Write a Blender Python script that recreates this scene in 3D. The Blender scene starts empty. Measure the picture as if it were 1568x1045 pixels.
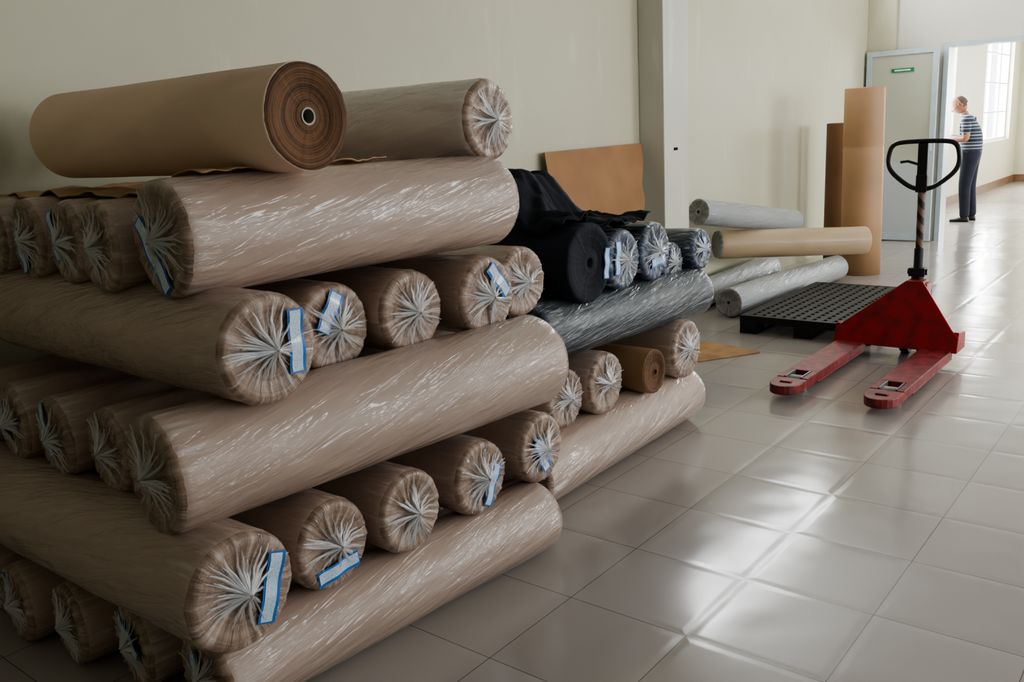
import bpy, bmesh, math, random
from mathutils import Vector, Matrix, noise
random.seed(7)
scene=bpy.context.scene
# ------------------------------------------------------------------ helpers
def srgb(r,g,b):
    def f(c):
        c/=255.
        return c/12.92 if c<=.04045 else ((c+.055)/1.055)**2.4
    return (f(r),f(g),f(b),1)
class MB:
    def __init__(s): s.v=[];s.f=[];s.m=[];s.s=[]
    def add(s,vs,fs,mat=0,smooth=False,M=None):
        o=len(s.v)
        for p in vs:
            p=Vector(p)
            s.v.append(M@p if M else p)
        for f in fs:
            s.f.append([o+i for i in f]); s.m.append(mat); s.s.append(smooth)
    def box(s,c,d,mat=0,M=None,rot=None):
        x,y,z=[k/2 for k in d]
        vs=[(-x,-y,-z),(x,-y,-z),(x,y,-z),(-x,y,-z),(-x,-y,z),(x,-y,z),(x,y,z),(-x,y,z)]
        T=Matrix.Translation(c)
        if rot: T=T@rot.to_4x4()
        if M: T=M@T
        s.add(vs,[(0,3,2,1),(4,5,6,7),(0,1,5,4),(1,2,6,5),(2,3,7,6),(3,0,4,7)],mat,False,T)
    def box2(s,a,b,mat=0,M=None):
        s.box([(a[i]+b[i])/2 for i in range(3)],[abs(b[i]-a[i]) for i in range(3)],mat,M)
    def tube(s,path,rad,mat=0,seg=14,M=None,caps=True,smooth=True):
        path=[Vector(p) for p in path]; n=len(path)
        if not isinstance(rad,(list,tuple)): rad=[rad]*n
        up=None; vs=[]
        for i,p in enumerate(path):
            t=(path[min(i+1,n-1)]-path[max(i-1,0)]).normalized()
            if up is None:
                up=Vector((0,0,1)) if abs(t.z)<.9 else Vector((1,0,0))
            a=t.cross(up).normalized(); b=a.cross(t).normalized(); up=b
            for k in range(seg):
                w=2*math.pi*k/seg
                vs.append(p+a*math.cos(w)*rad[i]+b*math.sin(w)*rad[i])
        fs=[]
        for i in range(n-1):
            for k in range(seg):
                k2=(k+1)%seg
                fs.append((i*seg+k,i*seg+k2,(i+1)*seg+k2,(i+1)*seg+k))
        s.add(vs,fs,mat,smooth,M)
        if caps:
            s.add(vs[:seg],[list(range(seg))],mat,False,M)
            s.add(vs[-seg:],[list(range(seg))[::-1]],mat,False,M)
    def prism(s,poly,a0,a1,axes='xz',mat=0,M=None):
        def P(u,v,w):
            if axes=='xz': return (u,w,v)
            if axes=='xy': return (u,v,w)
            return (w,u,v)
        n=len(poly)
        vs=[P(u,v,a0) for u,v in poly]+[P(u,v,a1) for u,v in poly]
        fs=[list(range(n)),[n+i for i in range(n)][::-1]]
        fs+=[(i,(i+1)%n,n+(i+1)%n,n+i) for i in range(n)]
        s.add(vs,fs,mat,False,M)
    def build(s,name,mats,M=None,bevel=0,parent=None,merge=False):
        me=bpy.data.meshes.new(name)
        me.from_pydata([tuple(v) for v in s.v],[],s.f)
        for m in mats: me.materials.append(m)
        for i,p in enumerate(me.polygons):
            p.material_index=s.m[i]; p.use_smooth=s.s[i]
        bm=bmesh.new(); bm.from_mesh(me)
        if merge: bmesh.ops.remove_doubles(bm,verts=bm.verts,dist=1e-5)
        bmesh.ops.recalc_face_normals(bm,faces=bm.faces)
        bm.to_mesh(me); bm.free()
        ob=bpy.data.objects.new(name,me); scene.collection.objects.link(ob)
        if M: ob.matrix_world=M
        if bevel:
            b=ob.modifiers.new('bevel','BEVEL'); b.width=bevel; b.segments=2; b.limit_method='ANGLE'; b.angle_limit=math.radians(40)
        if parent: ob.parent=parent
        return ob
def empty(name,loc=(0,0,0)):
    e=bpy.data.objects.new(name,None); e.location=loc; e.empty_display_size=.1
    scene.collection.objects.link(e); return e
# ------------------------------------------------------------------ materials
class NT:
    def __init__(s,name):
        s.mat=bpy.data.materials.new(name); s.mat.use_nodes=True
        s.t=s.mat.node_tree; s.b=s.t.nodes['Principled BSDF']
    def n(s,typ,**kw):
        nd=s.t.nodes.new(typ)
        for k,v in kw.items(): setattr(nd,k,v)
        return nd
    def l(s,a,b): s.t.links.new(a,b)
    def math(s,op,a,b=None,clamp=False):
        nd=s.n('ShaderNodeMath',operation=op); nd.use_clamp=clamp
        for i,x in enumerate((a,b)):
            if x is None: continue
            if isinstance(x,(int,float)): nd.inputs[i].default_value=x
            else: s.l(x,nd.inputs[i])
        return nd.outputs[0]
    def mix(s,f,a,b):
        nd=s.n('ShaderNodeMix',data_type='RGBA')
        for sock,x in ((nd.inputs[0],f),(nd.inputs[6],a),(nd.inputs[7],b)):
            if isinstance(x,(int,float,tuple)): sock.default_value=x
            else: s.l(x,sock)
        return nd.outputs[2]
    def noise(s,vec,scale,detail=3,rough=.5,dist=0):
        nd=s.n('ShaderNodeTexNoise'); nd.inputs['Scale'].default_value=scale
        nd.inputs['Detail'].default_value=detail; nd.inputs['Roughness'].default_value=rough; nd.inputs['Distortion'].default_value=dist
        if vec is not None: s.l(vec,nd.inputs['Vector'])
        return nd.outputs[0]
    def ramp(s,x,lo,hi):
        nd=s.n('ShaderNodeMapRange',interpolation_type='SMOOTHSTEP'); s.l(x,nd.inputs[0])
        nd.inputs[1].default_value=lo; nd.inputs[2].default_value=hi
        return nd.outputs[0]
    def obj(s,scale=(1,1,1),rot=(0,0,0),rnd=False):
        tc=s.n('ShaderNodeTexCoord'); o=tc.outputs['Object']
        if rnd:
            oi=s.n('ShaderNodeObjectInfo'); m=s.math('MULTIPLY',oi.outputs['Random'],37.)
            cb=s.n('ShaderNodeCombineXYZ'); s.l(m,cb.inputs[0]); s.l(m,cb.inputs[1])
            s.rndvec=cb.outputs[0]
        mp=s.n('ShaderNodeMapping'); mp.inputs['Scale'].default_value=scale; mp.inputs['Rotation'].default_value=rot
        s.l(o,mp.inputs[0])
        if rnd:
            va=s.n('ShaderNodeVectorMath',operation='ADD'); s.l(mp.outputs[0],va.inputs[0]); s.l(s.rndvec,va.inputs[1]); return va.outputs[0]
        return mp.outputs[0]
    def bump(s,h,strength=.3,dist=.01,chain=None):
        nd=s.n('ShaderNodeBump'); nd.inputs['Strength'].default_value=strength; nd.inputs['Distance'].default_value=dist
        s.l(h,nd.inputs['Height'])
        if chain: s.l(chain,nd.inputs['Normal'])
        return nd.outputs[0]
    def set(s,**kw):
        for k,v in kw.items():
            i=s.b.inputs[k.replace('_',' ')]
            if isinstance(v,(int,float,tuple)): i.default_value=v
            else: s.l(v,i)
        return s.mat
def simple(name,col,rough=.5,metal=0,nscale=8,var=.12,bump=0,bscale=60,**kw):
    t=NT(name); v=t.obj(); nz=t.noise(v,nscale,2)
    dark=tuple(c*(1-var*2) for c in col[:3])+(1,)
    lite=tuple(min(1,c*(1+var)) for c in col[:3])+(1,)
    t.set(Base_Color=t.mix(t.ramp(nz,.3,.7),dark,lite),Roughness=rough,Metallic=metal,**kw)
    if bump: t.set(Normal=t.bump(t.noise(v,bscale,2),bump,.004))
    return t.mat
def wall_mat(name,col):
    t=NT(name); v=t.obj()
    a=t.noise(v,.8,3,.6); b=t.noise(t.obj(scale=(3,3,.7)),2.0,4,.6)
    c1=t.mix(t.ramp(a,.3,.75),tuple(c*.92 for c in col[:3])+(1,),col)
    c2=t.mix(t.ramp(b,.60,.72),c1,tuple(min(1,c*1.05) for c in col[:3])+(1,))
    sc=t.noise(t.obj(scale=(1,1,1.4)),5.0,5,.75)
    c2=t.mix(t.math('MULTIPLY',t.ramp(sc,.66,.74),.35),c2,srgb(222,220,205))
    t.set(Base_Color=c2,Roughness=.55,Normal=t.bump(t.noise(v,35,2),.12,.004))
    return t.mat
WALL=wall_mat('wall_paint',srgb(198,195,171))
WALL2=wall_mat('wall_paint_light',srgb(207,205,192))
CEIL=wall_mat('ceiling_paint',srgb(200,200,196))
TRIM=simple('brown_baseboard_tile',srgb(120,92,72),.3)
def floor_mat():
    t=NT('glossy_floor_tiles')
    tc=t.n('ShaderNodeTexCoord'); sp=t.n('ShaderNodeSeparateXYZ'); t.l(tc.outputs['Object'],sp.inputs[0])
    T=.4
    def ax(o,off):
        u=t.math('DIVIDE',t.math('SUBTRACT',o,off),T)
        fl=t.math('FLOOR',u); fr=t.math('SUBTRACT',u,fl)
        d=t.math('MULTIPLY',t.math('MINIMUM',fr,t.math('SUBTRACT',1.,fr)),T)
        return fl,d
    fx,dx=ax(sp.outputs[0],-1.5); fy,dy=ax(sp.outputs[1],2.482)
    d=t.math('MINIMUM',dx,dy)
    g=t.n('ShaderNodeMapRange'); t.l(d,g.inputs[0]); g.inputs[1].default_value=.0008; g.inputs[2].default_value=.0018
    cb=t.n('ShaderNodeCombineXYZ'); t.l(fx,cb.inputs[0]); t.l(fy,cb.inputs[1])
    wn=t.n('ShaderNodeTexWhiteNoise',noise_dimensions='2D'); t.l(cb.outputs[0],wn.inputs[0])
    nz=t.noise(tc.outputs['Object'],3,3)
    base=t.mix(wn.outputs[0],srgb(168,161,155),srgb(175,168,163))
    base=t.mix(t.math('MULTIPLY',nz,.2),base,srgb(152,142,134))
    col=t.mix(g.outputs[0],srgb(98,90,82),base)
    sub=t.n('ShaderNodeVectorMath',operation='SUBTRACT'); t.l(wn.outputs[1],sub.inputs[0]); sub.inputs[1].default_value=(.5,.5,.5)
    sc=t.n('ShaderNodeVectorMath',operation='MULTIPLY'); t.l(sub.outputs[0],sc.inputs[0]); sc.inputs[1].default_value=(.018,.018,0)
    ed=t.n('ShaderNodeMapRange',interpolation_type='SMOOTHSTEP'); t.l(d,ed.inputs[0]); ed.inputs[1].default_value=0; ed.inputs[2].default_value=.03
    n1=t.bump(t.noise(tc.outputs['Object'],4,1),.14,.02)
    n2=t.bump(ed.outputs[0],.4,.0015,n1)
    ad=t.n('ShaderNodeVectorMath',operation='ADD'); t.l(n2,ad.inputs[0]); t.l(sc.outputs[0],ad.inputs[1])
    nm=t.n('ShaderNodeVectorMath',operation='NORMALIZE'); t.l(ad.outputs[0],nm.inputs[0])
    r=t.math('ADD',t.math('MULTIPLY',nz,.14),.09)
    t.set(Base_Color=col,Roughness=r,Normal=nm.outputs[0],IOR=1.55)
    return t.mat
FLOOR=floor_mat()
def side_mat(name,col,coat=.8,wr=.5,rough=.5,white=.0,crough=.16):
    t=NT(name)
    tc=t.n('ShaderNodeTexCoord'); sp=t.n('ShaderNodeSeparateXYZ'); t.l(tc.outputs['Object'],sp.inputs[0])
    w1=t.noise(t.obj(scale=(1,1,.32),rot=(.6,.4,0),rnd=True),5,2,.5,1.0)
    c=t.mix(t.ramp(w1,.3,.7),tuple(x*.88 for x in col[:3])+(1,),col)
    if coat>.3:
        # helical drag folds of the film around the roll
        oi=t.n('ShaderNodeObjectInfo'); rn=t.math('MULTIPLY',oi.outputs['Random'],29.)
        th=t.math('ARCTAN2',sp.outputs[1],sp.outputs[0])
        a=t.math('ADD',th,t.math('MULTIPLY',sp.outputs[2],1.9))
        cb=t.n('ShaderNodeCombineXYZ'); t.l(t.math('ADD',t.math('COSINE',a),rn),cb.inputs[0]); t.l(t.math('SINE',a),cb.inputs[1]); t.l(t.math('MULTIPLY',sp.outputs[2],1.1),cb.inputs[2])
        hel=t.noise(cb.outputs[0],3.4,3,.55,.5)
        w2=t.noise(cb.outputs[0],9,3,.6,.6)
        big=t.ramp(t.noise(t.obj(scale=(1,1,.5),rnd=True),3,1),.42,.62)
        rd=t.math('ABSOLUTE',t.math('SUBTRACT',hel,.5)); rd=t.math('SUBTRACT',1.,t.ramp(rd,0,.035))
        hz=t.math('MULTIPLY',t.ramp(w2,.56,.74),.12+white); c=t.mix(hz,c,srgb(225,219,214))
        near=t.ramp(sp.outputs[2],-.16,-.005)
        pv=t.noise(t.obj(scale=(1,1,.10),rnd=True),55,3,.6,.3)
        h=t.math('ADD',t.math('MULTIPLY',hel,1.1),t.math('MULTIPLY',w1,.5))
        h=t.math('ADD',h,t.math('MULTIPLY',t.math('MULTIPLY',w2,big),.45))
        h=t.math('ADD',h,t.math('MULTIPLY',t.math('MULTIPLY',rd,big),.06))
        h=t.math('ADD',h,t.math('MULTIPLY',t.math('MULTIPLY',pv,near),.6))
        c=t.mix(t.math('MULTIPLY',t.math('MULTIPLY',t.ramp(pv,.52,.7),near),.4+white),c,srgb(228,226,224))
        t.set(Coat_Normal=t.bump(h,wr,.045))
    t.set(Base_Color=c,Roughness=rough,Coat_Weight=coat,Coat_Roughness=crough,Normal=t.bump(w1,wr*.5,.02))
    return t.mat
def end_mat(name,dark,lite,amount=1.0,filmcol=srgb(230,230,230)):
    t=NT(name)
    tc=t.n('ShaderNodeTexCoord'); sp=t.n('ShaderNodeSeparateXYZ'); t.l(tc.outputs['Object'],sp.inputs[0])
    oi=t.n('ShaderNodeObjectInfo'); rnd=t.math('MULTIPLY',oi.outputs['Random'],53.)
    x,y=sp.outputs[0],sp.outputs[1]
    r=t.math('SQRT',t.math('ADD',t.math('MULTIPLY',x,x),t.math('MULTIPLY',y,y)))
    rs=t.math('MAXIMUM',r,.0005)
    cc=t.n('ShaderNodeCombineXYZ'); t.l(t.math('MULTIPLY',r,70.),cc.inputs[0]); t.l(rnd,cc.inputs[1])
    t.l(t.math('MULTIPLY',y,3.),cc.inputs[2])
    ring2=t.noise(cc.outputs[0],1.4,4,.7)
    if amount<.2:
        wob=t.noise(tc.outputs['Object'],9,1)
        rr=t.math('ADD',t.math('MULTIPLY',r,900.),t.math('MULTIPLY',wob,14.))
        ring=t.math('ADD',t.math('MULTIPLY',t.math('SINE',rr),.5),.5)
        c=t.mix(t.math('ADD',t.math('MULTIPLY',t.ramp(ring2,.3,.7),.7),t.math('MULTIPLY',ring,.3)),dark,lite)
        return t.set(Base_Color=c,Roughness=.85,Normal=t.bump(ring2,.6,.006))
    cb=t.n('ShaderNodeCombineXYZ'); t.l(t.math('DIVIDE',x,rs),cb.inputs[0]); t.l(t.math('DIVIDE',y,rs),cb.inputs[1])
    t.l(t.math('ADD',t.math('MULTIPLY',r,1.6),rnd),cb.inputs[2])
    fine=t.noise(cb.outputs[0],11,4,.7); coarse=t.noise(cb.outputs[0],4.2,3,.6)
    base=t.mix(t.math('ADD',t.math('MULTIPLY',t.ramp(ring2,.3,.7),.5),t.math('MULTIPLY',t.ramp(coarse,.35,.65),.5)),dark,lite)
    inner=t.n('ShaderNodeMapRange',interpolation_type='SMOOTHSTEP'); t.l(r,inner.inputs[0]); inner.inputs[1].default_value=.12; inner.inputs[2].default_value=.0
    st=t.math('ADD',t.math('MULTIPLY',t.ramp(fine,.53,.72),.8),t.math('MULTIPLY',t.ramp(coarse,.52,.70),.35))
    st=t.math('MULTIPLY',st,t.math('ADD',t.math('MULTIPLY',inner.outputs[0],.8),.42))
    ctr=t.n('ShaderNodeMapRange',interpolation_type='SMOOTHSTEP')
    t.l(t.math('ADD',r,t.math('MULTIPLY',coarse,.06)),ctr.inputs[0]); ctr.inputs[1].default_value=.066; ctr.inputs[2].default_value=.030
    st=t.math('MULTIPLY',t.math('ADD',st,t.math('MULTIPLY',ctr.outputs[0],.75)),amount,True)
    col=t.mix(st,base,filmcol)
    t.set(Base_Color=col,Roughness=.45,Coat_Weight=1,Coat_Roughness=.10,Normal=t.bump(fine,.5,.01),Coat_Normal=t.bump(fine,1.,.03))
    return t.mat
TAN=srgb(182,160,146)
S_TAN=side_mat('tan_fabric_in_clear_film',TAN,1,.55)
S_PINK=side_mat('pale_fabric_in_clear_film',srgb(226,216,212),1,.8,white=.3)
S_BARE=side_mat('bare_tan_canvas',srgb(238,212,188),0,.12,.85)
S_KRAFT=side_mat('kraft_paper_wrap',srgb(150,118,84),0,.15,.6)
S_NAVY=side_mat('navy_fabric',srgb(20,27,43),0.0,.5,.85)
S_NFILM=side_mat('navy_fabric_in_clear_film',srgb(52,64,84),1,1,white=.5)
S_GREY=side_mat('dark_grey_fabric_in_film',srgb(66,74,80),1,.8,white=.12,crough=.25)
S_WHITE=side_mat('pale_grey_roll_film',srgb(158,162,164),.7,.7,white=.15)
S_CREAM=side_mat('kraft_cream_roll',srgb(190,166,134),.15,.25,.5)
E_TAN=end_mat('wrapped_roll_end',srgb(108,84,68),srgb(180,155,136))
E_BARE=end_mat('bare_wound_end',srgb(60,41,28),srgb(130,94,64),.0)
E_NAVY=end_mat('navy_roll_end',srgb(14,19,32),srgb(84,100,126),1.2)
E_NBARE=end_mat('navy_bare_end',srgb(8,10,17),srgb(22,27,40),.05)
E_WHITE=end_mat('grey_roll_end',srgb(100,100,98),srgb(165,165,162),.3)
BLUE=simple('blue_label_border',srgb(30,110,190),.4)
def label_mat():
    t=NT('printed_label')
    wn=t.noise(t.obj(scale=(90,90,1)),2.2,2)
    col=t.mix(t.math('MULTIPLY',t.ramp(wn,.5,.62),.4),srgb(196,216,232),srgb(90,120,160))
    return t.set(Base_Color=col,Roughness=.35,Coat_Weight=.5)
LABEL=label_mat()
CORE=simple('core_tube_grey',srgb(150,152,140),.5)
DARK=simple('dark_hole',srgb(14,12,10),.9)
def film_mat():
    t=NT('crumpled_clear_film')
    t.set(Base_Color=srgb(232,234,236),Roughness=.16,Alpha=.42,Coat_Weight=1,Coat_Roughness=.08,Specular_IOR_Level=.8)
    return t.mat
FILM=film_mat()
# ------------------------------------------------------------------ rolls
def roll(p0,p1,r,kind='tan',label=None,name='fabric_roll',seed=None):
    mats={'tan':(S_TAN,E_TAN),'pink':(S_PINK,E_TAN),'bare':(S_BARE,E_BARE),'kraft':(S_KRAFT,E_BARE),'navy':(S_NAVY,E_NBARE),
          'nfilm':(S_NFILM,E_NAVY),'grey':(S_GREY,E_NAVY),'white':(S_WHITE,E_WHITE),'cream':(S_CREAM,E_WHITE)}[kind]
    wrapped=kind in('tan','pink','nfilm','grey')
    rnd=random.Random(seed if seed is not None else int(abs(p0[0]*971+p0[1]*613+p0[2]*377)*10))
    p0=Vector(p0);p1=Vector(p1); L=(p0-p1).length; z=(p0-p1).normalized()
    y=(Vector((0,0,1))-z*z.z).normalized(); x=y.cross(z)
    M=Matrix((( x.x,y.x,z.x,p0.x),(x.y,y.y,z.y,p0.y),(x.z,y.z,z.z,p0.z),(0,0,0,1)))
    m=MB(); SEG=120
    ph=[rnd.uniform(0,6.28) for _ in range(12)]; off=rnd.uniform(0,50)
    wa=.020 if kind in('nfilm','grey','navy') else .011
    def rad(th,zz):
        k=1+.010*math.sin(2*th+ph[0])+.006*math.sin(3*th+ph[1])
        k+=.026*(noise.noise(Vector((math.cos(th)*1.2+off,math.sin(th)*1.2,zz*3)))) 
        if wrapped or kind in('navy','white'): k+=wa*noise.noise(Vector((math.cos(th)*5+off,math.sin(th)*5,zz*9+off+th*.5)))
        return r*k
    pl=lambda th:(math.sin(11*th+ph[2])+.8*math.sin(17*th+ph[3])+.8*math.sin(23*th+ph[4])+.7*math.sin(31*th+ph[5])+.7*math.sin(43*th+ph[6]))/2.6
    def ring(fr,zz,pa,rw=0):
        o=[]
        for k in range(SEG):
            th=2*math.pi*k/SEG
            R=rad(th,max(min(zz,-.02),-L))*fr*(1+rw*pl(th))
            o.append((R*math.cos(th),R*math.sin(th),zz+pa*pl(th)))
        return o
    if wrapped:
        prof=[(.03,.020,.004),(.08,.014,.006),(.14,.002,.006),(.25,-.006,.005),(.4,-.007,.005),(.55,-.005,.0045),(.7,-.001,.004),(.82,.002,.004),(.90,.001,.0035),(.955,-.005,.003),(.99,-.015,.002)]
        rings=[ring(a,b,c) for a,b,c in prof]
        nb=len(rings)
        rings.append(ring(1.005,-.03,0,.016)); rings.append(ring(1.0,-.055,0,.009))
    else:
        prof=[(.13,-.03,0),(.13,0,0),(.16,.001,0),(.3,.002,.001),(.45,-.003,.001),(.46,.001,.001),(.62,-.004,.001),(.64,.002,.001),(.80,-.001,.0012),(.82,.003,.0012),(.93,0,.0012),(.985,-.001,.0015)]
        rings=[ring(a,b,c) for a,b,c in prof]; nb=len(rings)
        rings.append(ring(1.0,-.008,0,.004))
    nz=20
    for i in range(1,nz+1): rings.append(ring(1.0,-.06-(L-.12)*i/nz if i<nz else -L+.06,0))
    rings.append(ring(1.0,-L+.02,0)); rings.append(ring(.93,-L,0)); rings.append(ring(.5,-L+.005,.002)); rings.append(ring(.05,-L-.01,.002))
    vs=[p for rg in rings for p in rg]; fs0=[];fs1=[]
    for i in range(len(rings)-1):
        tgt=fs1 if (i<nb-1 or i>=len(rings)-4) else fs0
        for k in range(SEG):
            k2=(k+1)%SEG; tgt.append((i*SEG+k,(i+1)*SEG+k,(i+1)*SEG+k2,i*SEG+k2))
    m.add(vs,fs0,0,True)
    for f in fs1: m.f.append(f); m.m.append(1); m.s.append(True)
    m.f.append(list(range(SEG))); m.m.append(1 if wrapped else 4); m.s.append(False)
    m.f.append([(len(rings)-1)*SEG+k for k in range(SEG)][::-1]); m.m.append(1); m.s.append(False)
    if wrapped:
        for k in range(44):
            th=rnd.uniform(0,6.28); l=rnd.uniform(.35,.97)*r; w=rnd.uniform(.0012,.0036); b=th+rnd.uniform(-.14,.14)
            pts=[]
            for j in range(7):
                u=j/6; rr=.004+u*(l-.004); a=th+(b-th)*u+.02*math.sin(u*9+k)
                hz=.026*(1-u)**2+.0055+.002*math.sin(u*14+k)
                ww=w*(.5+math.sin(u*math.pi)*.9)
                dx,dy=math.cos(a),math.sin(a)
                pts.append(((rr*dx-dy*ww),(rr*dy+dx*ww),hz-.003)); pts.append((rr*dx,rr*dy,hz)); pts.append(((rr*dx+dy*ww),(rr*dy-dx*ww),hz-.003))
            fs=[]
            for j in range(6):
                q=j*3; fs+=[(q,q+1,q+4,q+3),(q+1,q+2,q+5,q+4)]
            m.add(pts,fs,5,True)
    elif kind!='navy':
        pts=[];fs=[]
        for a,b in ((.13,-.03),(.13,.004),(.165,.004),(.165,-.002)):
            for k in range(32):
                th=2*math.pi*k/32; pts.append((r*a*math.cos(th),r*a*math.sin(th),b))
        for i in range(3):
            for k in range(32):
                k2=(k+1)%32; fs.append((i*32+k,(i+1)*32+k,(i+1)*32+k2,i*32+k2))
        m.add(pts,fs,3 if kind!='kraft' else 1,False)
    if label:
        lx,ly,ang,lw,lh=label
        a=math.radians(ang); LM=Matrix.Translation((lx*r,ly*r,.0075))@Matrix.Rotation(a,4,'Z')
        for (w,h,zz,mt) in ((lw*r,lh*r,0,2),(lw*r*.95,lh*r*.68,.0012,6)):
            nx=12; pts=[]
            for i in range(nx+1):
                u=-w/2+w*i/nx
                q=LM@Vector((u,0,0)); rr=math.hypot(q.x,q.y)/r
                bend=.0025*math.sin(i*.9+ph[3])-(.06*r*max(0,rr-.82)/.18 if rr>.82 else 0)
                pts+= [(u,-h/2+(.06*h if mt==6 else 0),zz+bend),(u,h/2+(.06*h if mt==6 else 0),zz+bend)]
            fs=[(2*i,2*i+2,2*i+3,2*i+1) for i in range(nx)]
            m.add(pts,fs,mt,True,LM)
    return m.build(name,[mats[0],mats[1],BLUE,CORE,DARK,FILM,LABEL],M)

# layer 1
for (x,y0,r,lab,x1) in ((-1.91,1.06,.128,(-.1,-.05,-58,1.1,.36),-1.80),(-2.23,1.04,.120,(0,.25,-35,1.2,.38),-2.05),(-2.49,.99,.122,None,-2.34),(-2.75,.96,.122,(-.3,.2,-75,1.1,.34),-2.60),(-3.02,1.0,.122,None,-2.9)):
    roll((x,y0,r),(x1,y0+1.25,r),r,'tan',lab)
# layer 2
for (x,y,z,r,lab) in ((-1.75,1.10,.395,.150,(.50,-.12,72,1.2,.34)),(-1.79,1.415,.378,.124,(0,-.55,6,1.15,.36)),(-1.77,1.69,.374,.124,None),(-1.77,2.005,.370,.122,(.33,-.28,62,1.15,.32)),(-1.77,2.325,.368,.122,(-.1,-.15,112,1.05,.36))):
    roll((x,y,z),(x-1.42,y-.02,z+.0),r,'tan',lab)
# layer 3
for (x,y0,z,r,lab,x1) in ((-1.965,1.03,.668,.152,None,-1.80),(-2.32,1.10,.640,.125,None,-2.2),(-2.585,1.08,.640,.122,(-.2,.2,-72,1.3,.34),-2.47),(-2.86,1.08,.640,.125,(-.45,0,-80,1.0,.34),-2.74),(-3.13,1.1,.64,.122,None,-3.0)):
    roll((x,y0,z),(x1,y0+1.33,z+.01),r,'tan',lab)
# layer 4
for (x,y,z,r,lab) in ((-1.80,1.29,.945,.142,(.52,.05,88,1.15,.34)),(-1.95,1.62,.915,.130,(-.12,.38,58,.95,.42)),(-1.90,1.885,.918,.128,None),(-1.86,2.19,.915,.130,(.38,.36,-50,1.05,.36)),(-1.93,2.47,.915,.125,None)):
    roll((x,y,z),(x-1.36,y+.02,z-.0),r,'tan',lab)
# layer 5
L5=[(-2.08,1.20,1.215,.150,(-.22,-.28,-55,1.45,.36),-1.975),(-2.385,1.19,1.185,.125,None,-2.28),(-2.625,1.22,1.185,.123,(-.45,.15,-82,1.2,.34),-2.52),(-2.89,1.23,1.185,.125,(-.3,-.3,-75,1.1,.36),-2.79),(-3.15,1.23,1.185,.122,None,-3.05)]
for (x,y0,z,r,lab,x1) in L5:
    roll((x,y0,z),(x1,y0+1.16,z),r,'tan',lab)
# layer 6
roll((-1.88,1.54,1.497),(-3.07,1.50,1.49),.139,'bare',name='canvas_roll')
roll((-1.95,2.36,1.474),(-3.25,2.30,1.474),.134,'pink')
# second stack
for xx in (-2.02,-2.32,-2.62,-2.94): roll((xx,2.52,.138),(xx-.03,3.86,.138),.136,'tan')
roll((-1.97,2.76,.40),(-3.3,2.76,.40),.12,'tan')
roll((-1.95,3.02,.40),(-3.3,3.02,.40),.13,'tan')
roll((-1.93,3.38,.365),(-3.3,3.38,.365),.10,'kraft',name='kraft_paper_roll')
roll((-1.93,3.69,.400),(-3.3,3.69,.405),.138,'tan')
roll((-2.12,2.72,.65),(-2.05,3.98,.62),.125,'grey'); roll((-2.45,2.7,.65),(-2.42,3.95,.63),.125,'grey'); roll((-2.8,2.7,.65),(-2.8,3.95,.63),.125,'grey')
roll((-1.99,2.98,.905),(-3.25,2.98,.905),.160,'navy',(.74,-.1,84,.8,.26))
roll((-2.0,3.26,.88),(-3.25,3.26,.88),.130,'nfilm',(-.45,.1,84,1.1,.34))
roll((-2.0,3.53,.88),(-3.25,3.53,.88),.13,'nfilm',(.1,-.35,5,1.0,.36))
roll((-2.04,3.76,.79),(-3.25,3.76,.79),.10,'nfilm')
roll((-2.0,3.98,.83),(-3.25,3.98,.80),.10,'nfilm',(.1,.1,80,1.0,.36))
roll((-2.35,3.06,1.10),(-3.3,3.10,1.08),.10,'navy')
# floor rolls beyond
roll((-3.20,6.30,.115),(-3.26,7.85,.115),.110,'white',name='grey_vinyl_roll')
roll((-2.86,6.12,.115),(-2.70,8.00,.115),.110,'white',name='grey_vinyl_roll')
roll((-3.22,6.35,.76),(-3.00,7.75,.54),.10,'white',name='grey_vinyl_roll')
roll((-2.38,7.72,.40),(-3.28,6.78,.45),.115,'cream',name='kraft_paper_roll')

# ------------------------------------------------------------------ draped cloths
def drape(name,x0,x1,y0,y1,hf,mat,nx=70,ny=50,seed=1,amp=.012,edge=.03,thick=.004,fine=.5):
    m=MB(); vs=[]
    for j in range(ny+1):
        for i in range(nx+1):
            u=i/nx;v=j/ny
            x=x0+(x1-x0)*u+edge*noise.noise(Vector((v*4,seed,0)))*(1 if u>.5 else -1)
            y=y0+(y1-y0)*v+edge*noise.noise(Vector((u*4,seed+5,0)))
            z=hf(x,y)+amp*(.6+noise.noise(Vector((x*7,y*11,seed)))+fine*(1-abs(noise.noise(Vector((x*9+y*6,y*16-x*5,seed))))*3))
            vs.append((x,y,z))
    fs=[(j*(nx+1)+i,j*(nx+1)+i+1,(j+1)*(nx+1)+i+1,(j+1)*(nx+1)+i) for j in range(ny) for i in range(nx)]
    m.add(vs,fs,0,True); ob=m.build(name,[mat]); s=ob.modifiers.new('t','SOLIDIFY'); s.thickness=thick; s.offset=1
    return ob
def h5(x,y):
    z=1.20
    for (xc,y0,zc,r,_,x1) in L5:
        t=(y-y0)/1.16; c=xc+(x1-xc)*t; d=abs(x-c)
        if d<r: z=max(z,zc+math.sqrt(r*r-d*d))
    z=max(z,1.295)
    return z+.004
KR=simple('brown_kraft_sheet',srgb(184,152,116),.6,nscale=5,bump=.2,bscale=20)
drape('kraft_paper_sheet',-3.3,-2.03,1.31,1.95,h5,KR,90,50,2,.010,.10,.003)
BLK=simple('navy_cloth',srgb(18,23,34),.9,bump=.3,bscale=90)
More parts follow.
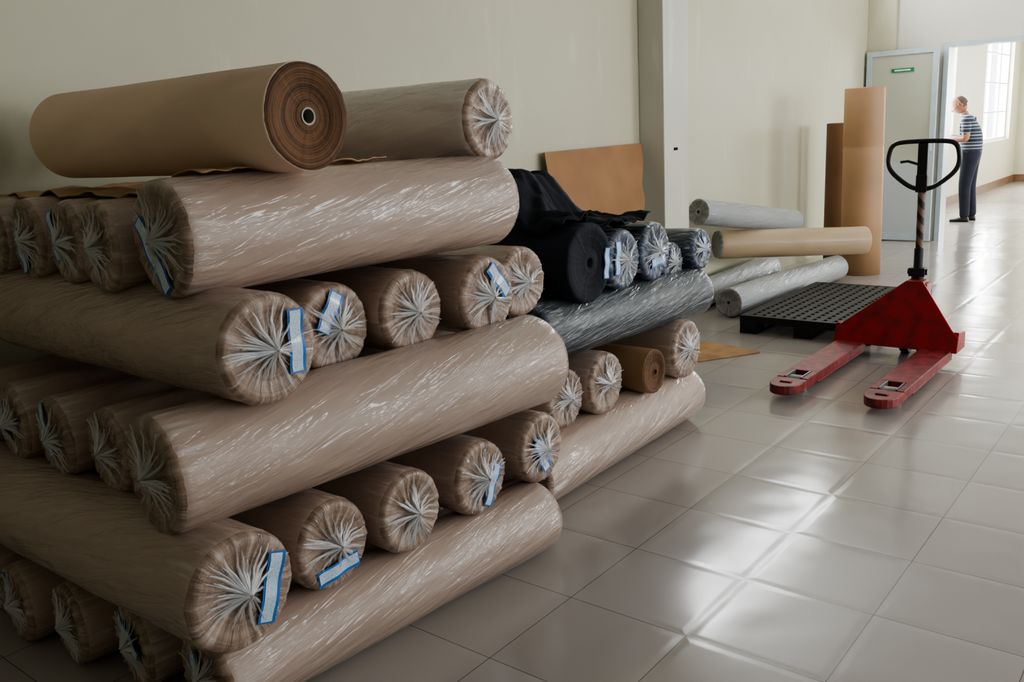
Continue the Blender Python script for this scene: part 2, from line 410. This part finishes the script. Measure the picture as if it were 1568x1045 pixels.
def hb(x,y):
    z=.99
    for (yc,zc,r) in ((2.98,.905,.165),(3.26,.88,.13),(3.54,.88,.13)):
        d=abs(y-yc)
        if d<r: z=max(z,zc+math.sqrt(r*r-d*d))
    if x<-2.2:
        d=abs(y-3.08); t=min(1,(-2.2-x)/.15)
        if d<.22: z=max(z,z*(1-t)+t*(1.10+math.sqrt(.0484-d*d)*.6))
    return z+.010
drape('navy_cloth',-3.1,-2.04,2.88,3.56,hb,BLK,90,70,4,.022,.12,.006,.8)

# ------------------------------------------------------------------ room
def wall(name,axis,pos,th,u0,u1,z0,z1,holes,mat):
    us=sorted({u0,u1}|{h[k] for h in holes for k in (0,1)}); zs=sorted({z0,z1}|{h[k] for h in holes for k in (2,3)})
    m=MB()
    for a,b in zip(us,us[1:]):
        for c,d in zip(zs,zs[1:]):
            um,zm=(a+b)/2,(c+d)/2
            if any(h[0]<um<h[1] and h[2]<zm<h[3] for h in holes): continue
            if axis=='x': m.box2((pos,a,c),(pos+th,b,d))
            else: m.box2((a,pos,c),(b,pos+th,d))
    return m.build(name,[mat])
CZ=3.6
m=MB(); m.box2((-3.6,-3.2,-.1),(4.2,20.2,0)); m.build('floor',[FLOOR])
m=MB(); m.box2((-3.6,-3.2,CZ),(4.2,20.2,CZ+.1)); m.build('ceiling',[CEIL])
WF=[(12.6,15.0,.95,2.75),(17.0,19.3,.85,2.85)]
CL=(6.6,10.2,2.72,3.35)
wall('wall_left','x',-3.4,-.2,-3.2,20.2,0,CZ,[CL]+WF,WALL)
RW=[(1.6,3.7,.9,2.6),(4.9,7.0,.9,2.6),(8.2,10.2,.9,2.6),(12.5,15,.9,2.6)]
wall('wall_right','x',4.0,.2,-3.2,20.2,0,CZ,RW,WALL)
wall('wall_back','y',-3.0,-.2,-3.4,4.0,0,CZ,[],WALL)
EY=10.9
wall('wall_end','y',EY,.2,-3.4,4.0,0,CZ,[(-2.60,.2,0,2.13)],WALL2)
wall('wall_far','y',20.0,.2,-3.4,4.0,0,CZ,[(-1.2,1.5,.9,2.6)],WALL)
m=MB(); m.box2((-3.4,5.79,0),(-3.2,6.16,CZ)); m.build('column',[WALL2],bevel=.006)
m=MB(); m.box2((-3.4,EY-.06,0),(-3.1,EY,CZ)); m.build('pilaster',[WALL],bevel=.004)
m=MB(); m.box2((-3.4,EY+.2,0),(-3.385,20,.14)); m.build('baseboard_left',[TRIM])
m=MB(); m.box2((-3.385,19.985,0),(4,20,.14)); m.build('baseboard_far',[TRIM])
WHT=simple('white_window_frame',srgb(225,228,228),.4,var=.03)
def window(name,y0,y1,z0,z1,x,nv,nh):
    m=MB(); w=.05
    m.box2((x-.03,y0,z0),(x+.03,y1,z0+w)); m.box2((x-.03,y0,z1-w),(x+.03,y1,z1))
    for k in range(nv+1):
        y=y0+(y1-y0-w)*k/nv; m.box2((x-.025,y,z0),(x+.025,y+w,z1))
    for k in range(1,nh):
        z=z0+(z1-z0)*k/nh; m.box2((x-.015,y0,z-.012),(x+.015,y1,z+.012))
    m.build(name,[WHT])
k=1
for a,b,c,d in [CL]+WF: window('window_%d'%k,a,b,c,d,-3.5,3,1 if k==1 else 4); k+=1
for a,b,c,d in RW: window('window_%d'%k,a,b,c,d,4.1,3,3); k+=1
m=MB(); m.box2((-3.2,5.93,1.245),(-3.192,5.975,1.265)); m.build('cable_clip',[DARK])
ALU=simple('pale_blue_aluminium',srgb(184,196,202),.35,0,var=.03)
GLS=simple('frosted_panel',srgb(182,184,170),.2,var=.02,nscale=1)
GLB=simple('blue_grey_panel',srgb(182,190,192),.35,var=.02,nscale=1)
GRN=simple('green_sign',srgb(20,130,80),.5); WH=simple('white_print',srgb(230,235,230),.5)
dr=empty('door_1',(-2.98,EY-.12,0))
m=MB(); X0,X1,Y0,Y1=-3.37,-2.62,EY-.15,EY-.10; fw=.055
m.box2((X0,Y0,0.01),(X0+fw,Y1,2.10),0); m.box2((X1-fw,Y0,.01),(X1,Y1,2.10),0)
m.box2((X0+fw,Y0,2.10-fw),(X1-fw,Y1,2.10),0); m.box2((X0+fw,Y0,.01),(X1-fw,Y1,.09),0)
m.box2((X0+fw,Y0+.02,.88),(X1-fw,Y0+.03,2.05),1); m.box2((X0+fw,Y0+.018,.09),(X1-fw,Y0+.03,.88),2)
m.box2((-3.10,Y0+.005,1.86),(-2.87,Y0+.018,1.90),3); m.box2((-3.07,Y0+.002,1.872),(-2.90,Y0+.0045,1.888),4)
m.box2((X1-.04,Y0-.05,1.0),(X1-.02,Y0-.001,1.12),0)
o=m.build('door_leaf',[ALU,GLS,GLB,GRN,WH]); o.parent=dr; o.matrix_parent_inverse=Matrix.Translation((2.98,-(EY-.12),0))
m=MB(); m.box2((-2.60,EY-.02,0),(-2.55,EY+.22,2.09)); m.box2((-2.60,EY-.02,2.09),(.2,EY+.22,2.14)); m.box2((.14,EY-.02,0),(.2,EY+.22,2.09)); m.build('trim_1',[ALU])

# ------------------------------------------------------------------ cardboard + tubes
CARD=simple('corrugated_cardboard',srgb(156,116,78),.75,nscale=3,var=.08,bump=.15,bscale=30)
def card():
    m=MB(); L=[(4.56,0),(4.56,1.30),(5.18,1.305),(5.74,1.31),(5.72,1.18),(5.65,1.02),(5.66,.92),(5.60,.8),(5.55,.62),(5.5,0)]
    n=len(L)
    f=lambda z,d:(-3.14-.22*(z/1.3)+d)
    vs=[(f(z,0),y,z+.0) for y,z in L]+[(f(z,.008),y,z) for y,z in L]
    fs=[list(range(n)),[n+i for i in range(n)][::-1]]+[(i,(i+1)%n,n+(i+1)%n,n+i) for i in range(n)]
    m.add(vs,fs); m.build('cardboard_sheet',[CARD])
card()
TUBE=simple('kraft_tube_paper',srgb(172,136,102),.6,nscale=2,var=.06)
TUBED=simple('dark_kraft_tube_paper',srgb(118,84,56),.6,nscale=2,var=.06)
def stube(name,x,y,r,h,mat,crease=None,lean=(0,0)):
    m=MB(); S=64; prof=[(r,0),(r*1.005,h*.3)]
    if crease: prof+=[(r,crease-.012),(r*.985,crease),(r*1.01,crease+.01)]
    prof+=[(r*.995,h-.01),(r*.985,h),(r*.93,h),(r*.92,h-.25),(.001,h-.25)]
    vs=[];fs=[]
    for a,b in prof:
        for k in range(S):
            t=2*math.pi*k/S; w=1+.01*math.sin(2*t+b*2); vs.append((x+a*w*math.cos(t)+lean[0]*b,y+a*w*math.sin(t)+lean[1]*b,b))
    for i in range(len(prof)-1):
        for k in range(S): fs.append((i*S+k,i*S+(k+1)%S,(i+1)*S+(k+1)%S,(i+1)*S+k))
    m.add(vs,fs,0,True); m.add([(x,y,0)]+vs[:S],[(0,1+(k+1)%S,1+k) for k in range(S)],0); m.build(name,[mat],merge=True)
stube('cardboard_tube',-2.63,8.42,.172,1.66,TUBE,1.15,(-.01,0))
stube('cardboard_tube',-3.04,9.0,.135,1.36,TUBED,None)
m=MB(); m.prism([(-2.80,5.10),(-2.50,4.80),(-2.23,5.23),(-2.40,5.29),(-2.65,5.33)],.002,.008,'xy'); m.build('cardboard_offcut',[simple('offcut_card',srgb(176,136,92),.7)])
BT=simple('blue_plastic_tub',srgb(28,70,140),.4)
m=MB()
x0,x1,y0,y1,h=-2.74,-2.38,4.2,4.5,.46
m.box2((x0,y0,0),(x1,y1,.012))
m.box2((x0,y0,0.012),(x0+.01,y1,h-.03)); m.box2((x1-.01,y0,0.012),(x1,y1,h-.03)); m.box2((x0+.01,y0,0.012),(x1-.01,y0+.01,h-.03)); m.box2((x0+.01,y1-.01,0.012),(x1-.01,y1,h-.03))
for a,b in (((x0-.015,y0-.015),(x1+.015,y0+.01)),((x0-.015,y1-.01),(x1+.015,y1+.015)),((x0-.015,y0+.01),(x0+.01,y1-.01)),((x1-.01,y0+.01),(x1+.015,y1-.01))): m.box2((*a,h-.03),(*b,h))
m.build('blue_plastic_crate',[BT])

# ------------------------------------------------------------------ plastic pallet
PB=simple('black_plastic',srgb(13,14,16),.55)
def pallet(x0,x1,y0,y1,zb=0):
    m=MB(); h=.125
    n=12
    for i in range(n):
        a=x0+.02+(x1-x0-.04)*i/n; m.box2((a,y0+.02,zb+h-.018),(a+(x1-x0)/n*.6,y1-.02,zb+h-.001))
    for j in range(19):
        b=y0+.021+(y1-y0-.08)*j/18; m.box2((x0+.02,b,zb+h-.024),(x1-.02,b+.035,zb+h-.003))
    for i in range(3):
        a=x0+(x1-x0-.12)*i/2
        m.box2((a,y0,zb),(a+.12,y1,zb+.02))
        for j in range(3):
            b=y0+(y1-y0-.14)*j/2; m.box2((a+.001,b+.001,zb+.02),(a+.119,b+.139,zb+h-.03))
    m.box2((x0,y0,zb+h-.05),(x0+.02,y1,zb+h)); m.box2((x1-.02,y0,zb+h-.05),(x1,y1,zb+h))
    m.box2((x0+.02,y0,zb+h-.05),(x1-.02,y0+.02,zb+h)); m.box2((x0+.02,y1-.02,zb+h-.05),(x1-.02,y1,zb+h))
    m.build('plastic_pallet',[PB])
pallet(-2.58,-1.70,5.70,7.15)

# ------------------------------------------------------------------ pallet jack
RED=simple('worn_red_paint',srgb(150,24,30),.38,nscale=14,var=.18,bump=.1)
WORN=simple('worn_red_fork_paint',srgb(130,44,46),.42,nscale=20,var=.25)
STL=simple('steel',srgb(150,150,150),.35,.8)
BKP=simple('black_steel',srgb(26,26,28),.4)
NYL=simple('pale_nylon_roller',srgb(170,165,155),.5)
def tape_mat():
    t=NT('taped_handle_shaft'); sp=t.n('ShaderNodeSeparateXYZ'); tc=t.n('ShaderNodeTexCoord'); t.l(tc.outputs['Object'],sp.inputs[0])
    a=t.math('ADD',t.math('MULTIPLY',sp.outputs[2],70.),t.math('MULTIPLY',sp.outputs[0],90.))
    return t.set(Base_Color=t.mix(t.ramp(t.math('SINE',a),-.2,.2),srgb(40,32,30),srgb(120,92,76)),Roughness=.6)
TAPE=tape_mat()
jack=empty('pallet_jack',(-1.48,5.0,0))
def jp(m,name,mats,bevel=0):
    o=m.build(name,mats,bevel=bevel); o.parent=jack; o.matrix_parent_inverse=Matrix.Translation((1.48,-5.0,0)); return o
for nm,xa,xb in (('fork_left',-1.82,-1.655),('fork_right',-1.335,-1.17)):
    m=MB(); zt,zb=.088,.036; xc=(xa+xb)/2; W=xb-xa
    nose=[(xa,4.50)]+[(xc-W/2*math.cos(t),4.42-.10*math.sin(t)) for t in [i*math.pi/10 for i in range(11)]]+[(xb,4.50)]
    m.prism(nose,zb,zt-.004,'xy')
    m.box2((xa,4.50,zb),(xa+.035,4.66,zt)); m.box2((xb-.035,4.50,zb),(xb,4.66,zt))
    m.box2((xa,4.66,zb+.004),(xb,5.46,zt)); m.box2((xa,4.66,.028),(xa+.012,5.46,zb+.004)); m.box2((xb-.012,4.66,.028),(xb,5.46,zb+.004))
    m.box2((xc-.03,4.40,zt-.004),(xc+.03,4.43,zt+.004))
    jp(m,nm,[WORN],.005)
    m=MB(); m.tube([(xa+.04,4.58,.040),(xb-.04,4.58,.040)],.040,0,20); jp(m,nm+'_roller',[NYL])
    m=MB(); m.tube([(xa+.02,4.58,.045),(xb-.02,4.58,.045)],.012,0,12); m.box2((xa+.037,4.51,.055),(xa+.045,4.65,.09)); m.box2((xb-.045,4.51,.055),(xb-.037,4.65,.09)); jp(m,nm+'_axle',[STL])
m=MB()
poly=[(-1.84,.075),(-1.84,.15),(-1.81,.185),(-1.46,.46),(-1.37,.46),(-1.18,.20),(-1.14,.16),(-1.14,.075)]
n=len(poly); ff=lambda z:5.42+(z-.075)*.30
m.add([(x,ff(z),z) for x,z in poly]+[(x,ff(z)+.014,z) for x,z in poly],[list(range(n)),[n+i for i in range(n)][::-1]]+[(i,(i+1)%n,n+(i+1)%n,n+i) for i in range(n)],0)
m.box2((-1.81,5.45,.07),(-1.17,5.60,.12))
m.prism([(5.425,.072),(5.62,.072),(5.62,.17),(5.46,.19)],-1.839,-1.81,'yz'); m.prism([(5.425,.072),(5.62,.072),(5.62,.17),(5.46,.19)],-1.17,-1.141,'yz')
m.box2((-1.465,5.54,.40),(-1.365,5.65,.458))
m.prism([(5.50,.10),(5.66,.10),(5.66,.44),(5.56,.44)],-1.48,-1.465,'yz'); m.prism([(5.50,.10),(5.66,.10),(5.66,.44),(5.56,.44)],-1.365,-1.35,'yz')
jp(m,'frame',[RED],.004)
hx=-1.425
m=MB(); m.tube([(hx,5.64,.10),(hx,5.64,.44)],.05,0,24); m.tube([(hx,5.64,.44),(hx,5.64,.50)],.035,0,24); m.box((hx,5.64,.50),(.09,.07,.05),0); m.tube([(hx-.055,5.64,.5),(hx+.055,5.64,.5)],.018,0,14); jp(m,'hydraulic_pump',[BKP],.003)
for i,xx in enumerate((-1.50,-1.40)):
    m=MB(); m.tube([(xx,5.66,.085),(xx+.05,5.66,.085)],.085,0,32); m.tube([(xx-.004,5.66,.085),(xx+.054,5.66,.085)],.04,1,20); jp(m,'steer_wheel_%d'%(i+1),[BKP,STL],.006)
m=MB()
m.tube([(hx,5.64,.48),(hx,5.64,.64)],.026,1,20)
m.tube([(hx,5.64,.64),(hx,5.63,1.0)],.020,0,20)
jp(m,'handle_shaft',[TAPE,BKP])
m=MB(); m.box((hx,5.63,1.02),(.062,.04,.10),0); m.box((hx,5.63,1.15),(.055,.034,.20),0)
pts=[(0,.985),(-.06,1.00),(-.12,1.04),(-.172,1.09),(-.192,1.14),(-.188,1.20),(-.168,1.242),(-.12,1.258),(0,1.262),(.12,1.258),(.168,1.242),(.188,1.20),(.192,1.14),(.172,1.09),(.12,1.04),(.06,1.00),(0,.985)]
def cr(P,n=5):
    out=[]
    for i in range(len(P)-1):
        p=[Vector((P[max(0,min(len(P)-1,i+d))])) for d in (-1,0,1,2)]
        for k in range(n):
            t=k/n; out.append(.5*((2*p[1])+(p[2]-p[0])*t+(2*p[0]-5*p[1]+4*p[2]-p[3])*t*t+(3*p[1]-p[0]-3*p[2]+p[3])*t**3))
    out.append(Vector(P[-1])); return out
m.tube([(q[0]+hx,5.63,q[1]) for q in cr([(a,b,0) for a,b in pts])],.0135,0,14)
m.tube([(hx-.02,5.62,1.13),(hx-.08,5.615,1.15),(hx-.12,5.61,1.145)],.008,0,10)
jp(m,'handle_loop',[BKP],.004)

# ------------------------------------------------------------------ man
SKIN=simple('skin',srgb(172,122,98),.5,nscale=20,var=.05)
HAIR=simple('short_grey_hair',srgb(96,82,74),.8,nscale=60,var=.1)
def shirt_mat():
    t=NT('striped_shirt'); tc=t.n('ShaderNodeTexCoord'); sp=t.n('ShaderNodeSeparateXYZ'); t.l(tc.outputs['Object'],sp.inputs[0])
    s1=t.math('SINE',t.math('MULTIPLY',sp.outputs[2],150.)); s2=t.math('SINE',t.math('MULTIPLY',sp.outputs[2],50.))
    c=t.mix(t.ramp(s1,.1,.3),srgb(44,52,70),srgb(150,158,172)); c=t.mix(t.ramp(s2,.5,.7),c,srgb(44,50,66))
    return t.set(Base_Color=c,Roughness=.85)
SHIRT=shirt_mat(); PANTS=simple('navy_trousers',srgb(30,34,50),.85,bump=.2); SHOE=simple('dark_shoes',srgb(28,26,28),.5)
MX,MY=-2.74,12.92
man=empty('man',(MX,MY,0))
def skin_obj(name,V,E,R,mats,pick,root=0,sub=2):
    me=bpy.data.meshes.new(name+'_t'); me.from_pydata(V,E,[]); ob=bpy.data.objects.new(name+'_t',me); scene.collection.objects.link(ob)
    ob.modifiers.new('s','SKIN')
    for i,d in enumerate(me.skin_vertices[0].data): d.radius=R[i] if isinstance(R[i],tuple) else (R[i],R[i]); d.use_root=(i==root)
    ss=ob.modifiers.new('ss','SUBSURF'); ss.levels=sub; ss.render_levels=sub
    dg=bpy.context.evaluated_depsgraph_get(); m2=bpy.data.meshes.new_from_object(ob.evaluated_get(dg))
    bpy.data.objects.remove(ob)
    m2.materials.clear()
    for k in mats: m2.materials.append(k)
    for p in m2.polygons: p.use_smooth=True; p.material_index=pick(p.center)
    o=bpy.data.objects.new(name,m2); scene.collection.objects.link(o); o.parent=man
    return o
V=[];R=[];E=[]
def nv(p,r,par=None):
    V.append(p);R.append(r)
    if par is not None: E.append((par,len(V)-1))
    return len(V)-1
pel=nv((0.04,0,.86),(.155,.14))
waist=nv((0.045,0,.98),(.155,.145),pel); chest=nv((0.03,0,1.13),(.165,.15),waist); ush=nv((0.0,0,1.26),(.145,.12),chest); nk=nv((-.045,0,1.345),.062,ush); nk2=nv((-.08,0,1.40),.056,nk)
hands={}
for sgn in (-1,1):
    hp=nv((.04,sgn*.085,.79),.110,pel); kn=nv((.02+.02*sgn,sgn*.095,.46),.080,hp); an=nv((.05+.03*sgn,sgn*.10,.12),.064,kn); hem=nv((.05+.03*sgn,sgn*.10,.045),.066,an)
    sh=nv((-.01,sgn*.175,1.27),.070,ush); up=nv((-.005,sgn*.225,1.17),.060,sh); el=nv((0.0,sgn*.25,1.05),.048,up); fa=nv((-.13,sgn*.19,1.06),.040,el); wr=nv((-.23,sgn*.09,1.09),.029,fa)
    hands[sgn]=(-.23,sgn*.09,1.09)
def pick(c):
    x,y,z=c
    if z>1.365 and abs(y)<.1: return 2
    if abs(y)>.20 and .9<z<1.125: return 2
    if x<-.145 and .9<z<1.14: return 2
    if z<.905: return 1
    return 0
skin_obj('body',V,E,R,[SHIRT,PANTS,SKIN],pick)
def headmesh():
    m=MB(); n=40; vs=[]
    for j in range(n+1):
        ph=math.pi*j/n
        for i in range(n):
            th=2*math.pi*i/n
            x=math.sin(ph)*math.cos(th); y=math.sin(ph)*math.sin(th); z=math.cos(ph)
            X=-x*.100; Y=y*.078; Z=z*.115
            f=max(0,x)
            if z<0: Y*=1-.28*(-z); X=X*(1-.10*(-z)) + (-.006 if x>0 else .010*(-z))
            if x<-.1 and z<-.3: X*=.82
            g=lambda yy,zz,sy,sz:math.exp(-((y-yy)/sy)**2-((z-zz)/sz)**2)
            X-=f*(.028*g(0,-.22,.14,.13)+.012*g(0,-.02,.10,.18)+.006*g(0,.18,.5,.10)-.008*g(.33,.03,.16,.10)-.008*g(-.33,.03,.16,.10)+.007*g(0,-.50,.25,.06)-.004*g(0,-.57,.25,.03)+.007*g(0,-.64,.22,.05)+.010*g(0,-.88,.3,.12))
            vs.append((X,Y,Z))
    fs=[(j*n+i,j*n+(i+1)%n,(j+1)*n+(i+1)%n,(j+1)*n+i) for j in range(n) for i in range(n)]
    for v in vs: m.v.append(Vector(v))
    for f in fs:
        c=sum((Vector(vs[q]) for q in f),Vector())/4
        hair=(c.z<.082 and c.x>.026 and c.z>-.06 and not(abs(c.y)>.06 and c.z<-.01 and c.x<.045))
        m.f.append(list(f)); m.m.append(1 if hair else 0); m.s.append(True)
    for sg in (-1,1):
        m.tube([(.012+.016*math.cos(2*math.pi*a/12),sg*(.078+.004*math.cos(a)),-.006+.028*math.sin(2*math.pi*a/12)) for a in range(13)],.006,0,8)
        m.box((.014,sg*.075,-.006),(.022,.008,.04),0)
        m.tube([(-.088,sg*.018,.012),(-.087,sg*.03,.013),(-.082,sg*.038,.010)],.004,2,6)
        m.tube([(-.096,sg*.014,.028),(-.094,sg*.028,.032),(-.085,sg*.040,.028)],.003,1,6)
    m.tube([(-.096,-.018,-.060),(-.099,0,-.061),(-.096,.018,-.060)],.0025,3,6)
    return m
m=headmesh()
HM=Matrix.Translation((-.125,0,1.49))@Matrix.Rotation(math.radians(-32),4,'Y')
o=m.build('head',[SKIN,HAIR,DARK,simple('lips',srgb(140,84,76),.5)]); o.parent=man; o.matrix_basis=HM
for sgn in (-1,1):
    V=[];R=[];E=[]
    w=hands[sgn]; W=Vector(w); d=Vector((-.8,-sgn*.45,.25)).normalized(); side=Vector((0,0,1)).cross(d).normalized(); upv=d.cross(side)
    base=nv(tuple(W),.025); palm=nv(tuple(W+d*.045),(.034,.020),base); kn0=nv(tuple(W+d*.075),(.036,.016),palm)
    for q,(off,l) in enumerate(((-.028,.060),(-.010,.070),(.009,.066),(.026,.052))):
        a=W+d*.085+upv*(-off); k1=nv(tuple(a),.0090,kn0); b=a+d*l*.5+side*sgn*.004; k2=nv(tuple(b),.0085,k1)
        c=b+(d*.4+Vector((0,-sgn*.8,.1))).normalized()*l*.45; nv(tuple(c),.0075,k2)
    t1=W+d*.03+upv*.03; a=nv(tuple(t1),.012,palm); t2=t1+(d*.7+upv*.7).normalized()*.035; b=nv(tuple(t2),.0100,a); nv(tuple(t2+(d*.9+Vector((0,-sgn*.3,0))).normalized()*.028),.0085,b)
    skin_obj('hand_left' if sgn>0 else 'hand_right',V,E,R,[SKIN],lambda c:0,sub=2)
m=MB(); m.box((-.33,0,1.155),(.10,.16,.009),0,rot=Matrix.Rotation(math.radians(-25),3,'Y')); o=m.build('phone',[simple('phone_body',srgb(210,215,220),.3)],bevel=.003); o.parent=man
m=MB()
for sgn in (-1,1):
    cx=.05+.03*sgn
    prof=[(.055,.030,.035),(.04,.045,.07),(.0,.046,.075),(-.05,.047,.062),(-.10,.048,.045),(-.145,.042,.036),(-.17,.022,.026)]
    vs=[];S=16
    for (px,hw,ht) in prof:
        for k in range(S):
            t=2*math.pi*k/S; vs.append((cx+px,sgn*.10+hw*math.cos(t),max(.0,ht*.5+ht*.6*math.sin(t))))
    fs=[(i*S+k,i*S+(k+1)%S,(i+1)*S+(k+1)%S,(i+1)*S+k) for i in range(len(prof)-1) for k in range(S)]
    fs+=[list(range(S)),[(len(prof)-1)*S+k for k in range(S)][::-1]]
    m.add(vs,fs,0,True)
o=m.build('shoes',[SHOE]); o.parent=man
man.rotation_euler=(0,0,math.radians(6))

# ------------------------------------------------------------------ lights
w=bpy.data.worlds.new('sky'); scene.world=w; w.use_nodes=True
w.node_tree.nodes['Background'].inputs[0].default_value=(.88,.94,1,1); w.node_tree.nodes['Background'].inputs[1].default_value=4
def area(name,loc,rot,sx,sy,power,col=(1,1,1)):
    l=bpy.data.lights.new(name,'AREA'); l.shape='RECTANGLE'; l.size=sx; l.size_y=sy; l.energy=power; l.color=col
    o=bpy.data.objects.new(name,l); o.location=loc; o.rotation_euler=rot; scene.collection.objects.link(o); return o
H=math.pi/2
for i,(a,b,c,d) in enumerate([CL]+WF):
    area('daylight_left_%d'%i,(-3.62,(a+b)/2,(c+d)/2),(0,-H,0),d-c,b-a,(165,320,440)[i],(.95,.97,1))
for i,(a,b,c,d) in enumerate(RW):
    area('daylight_right_%d'%i,(4.25,(a+b)/2,(c+d)/2),(0,H,0),d-c,b-a,(44,105,180,320)[i],(.96,.97,1))
area('daylight_far',(.15,20.3,1.75),(-H,0,0),2.7,1.7,280,(.97,.98,1))

# ------------------------------------------------------------------ camera
f,pitch,rollc,yaw=1375.335,.228,-.052,.68
fw=Vector((-math.sin(yaw)*math.cos(pitch),math.cos(yaw)*math.cos(pitch),-math.sin(pitch)))
r=Vector((math.cos(yaw),math.sin(yaw),0)); u=r.cross(fw)
c,s=math.cos(rollc),math.sin(rollc); r2=c*r+s*u; u2=-s*r+c*u
cd=bpy.data.cameras.new('camera'); cam=bpy.data.objects.new('camera',cd); scene.collection.objects.link(cam)
cam.matrix_world=Matrix(((r2.x,u2.x,-fw.x,0),(r2.y,u2.y,-fw.y,0),(r2.z,u2.z,-fw.z,1.43),(0,0,0,1)))
cd.sensor_width=36; cd.lens=36*f/1568; cd.clip_start=.05
scene.camera=cam
scene.view_settings.view_transform='AgX'
scene.view_settings.look='AgX - Medium High Contrast'
scene.view_settings.exposure=.03
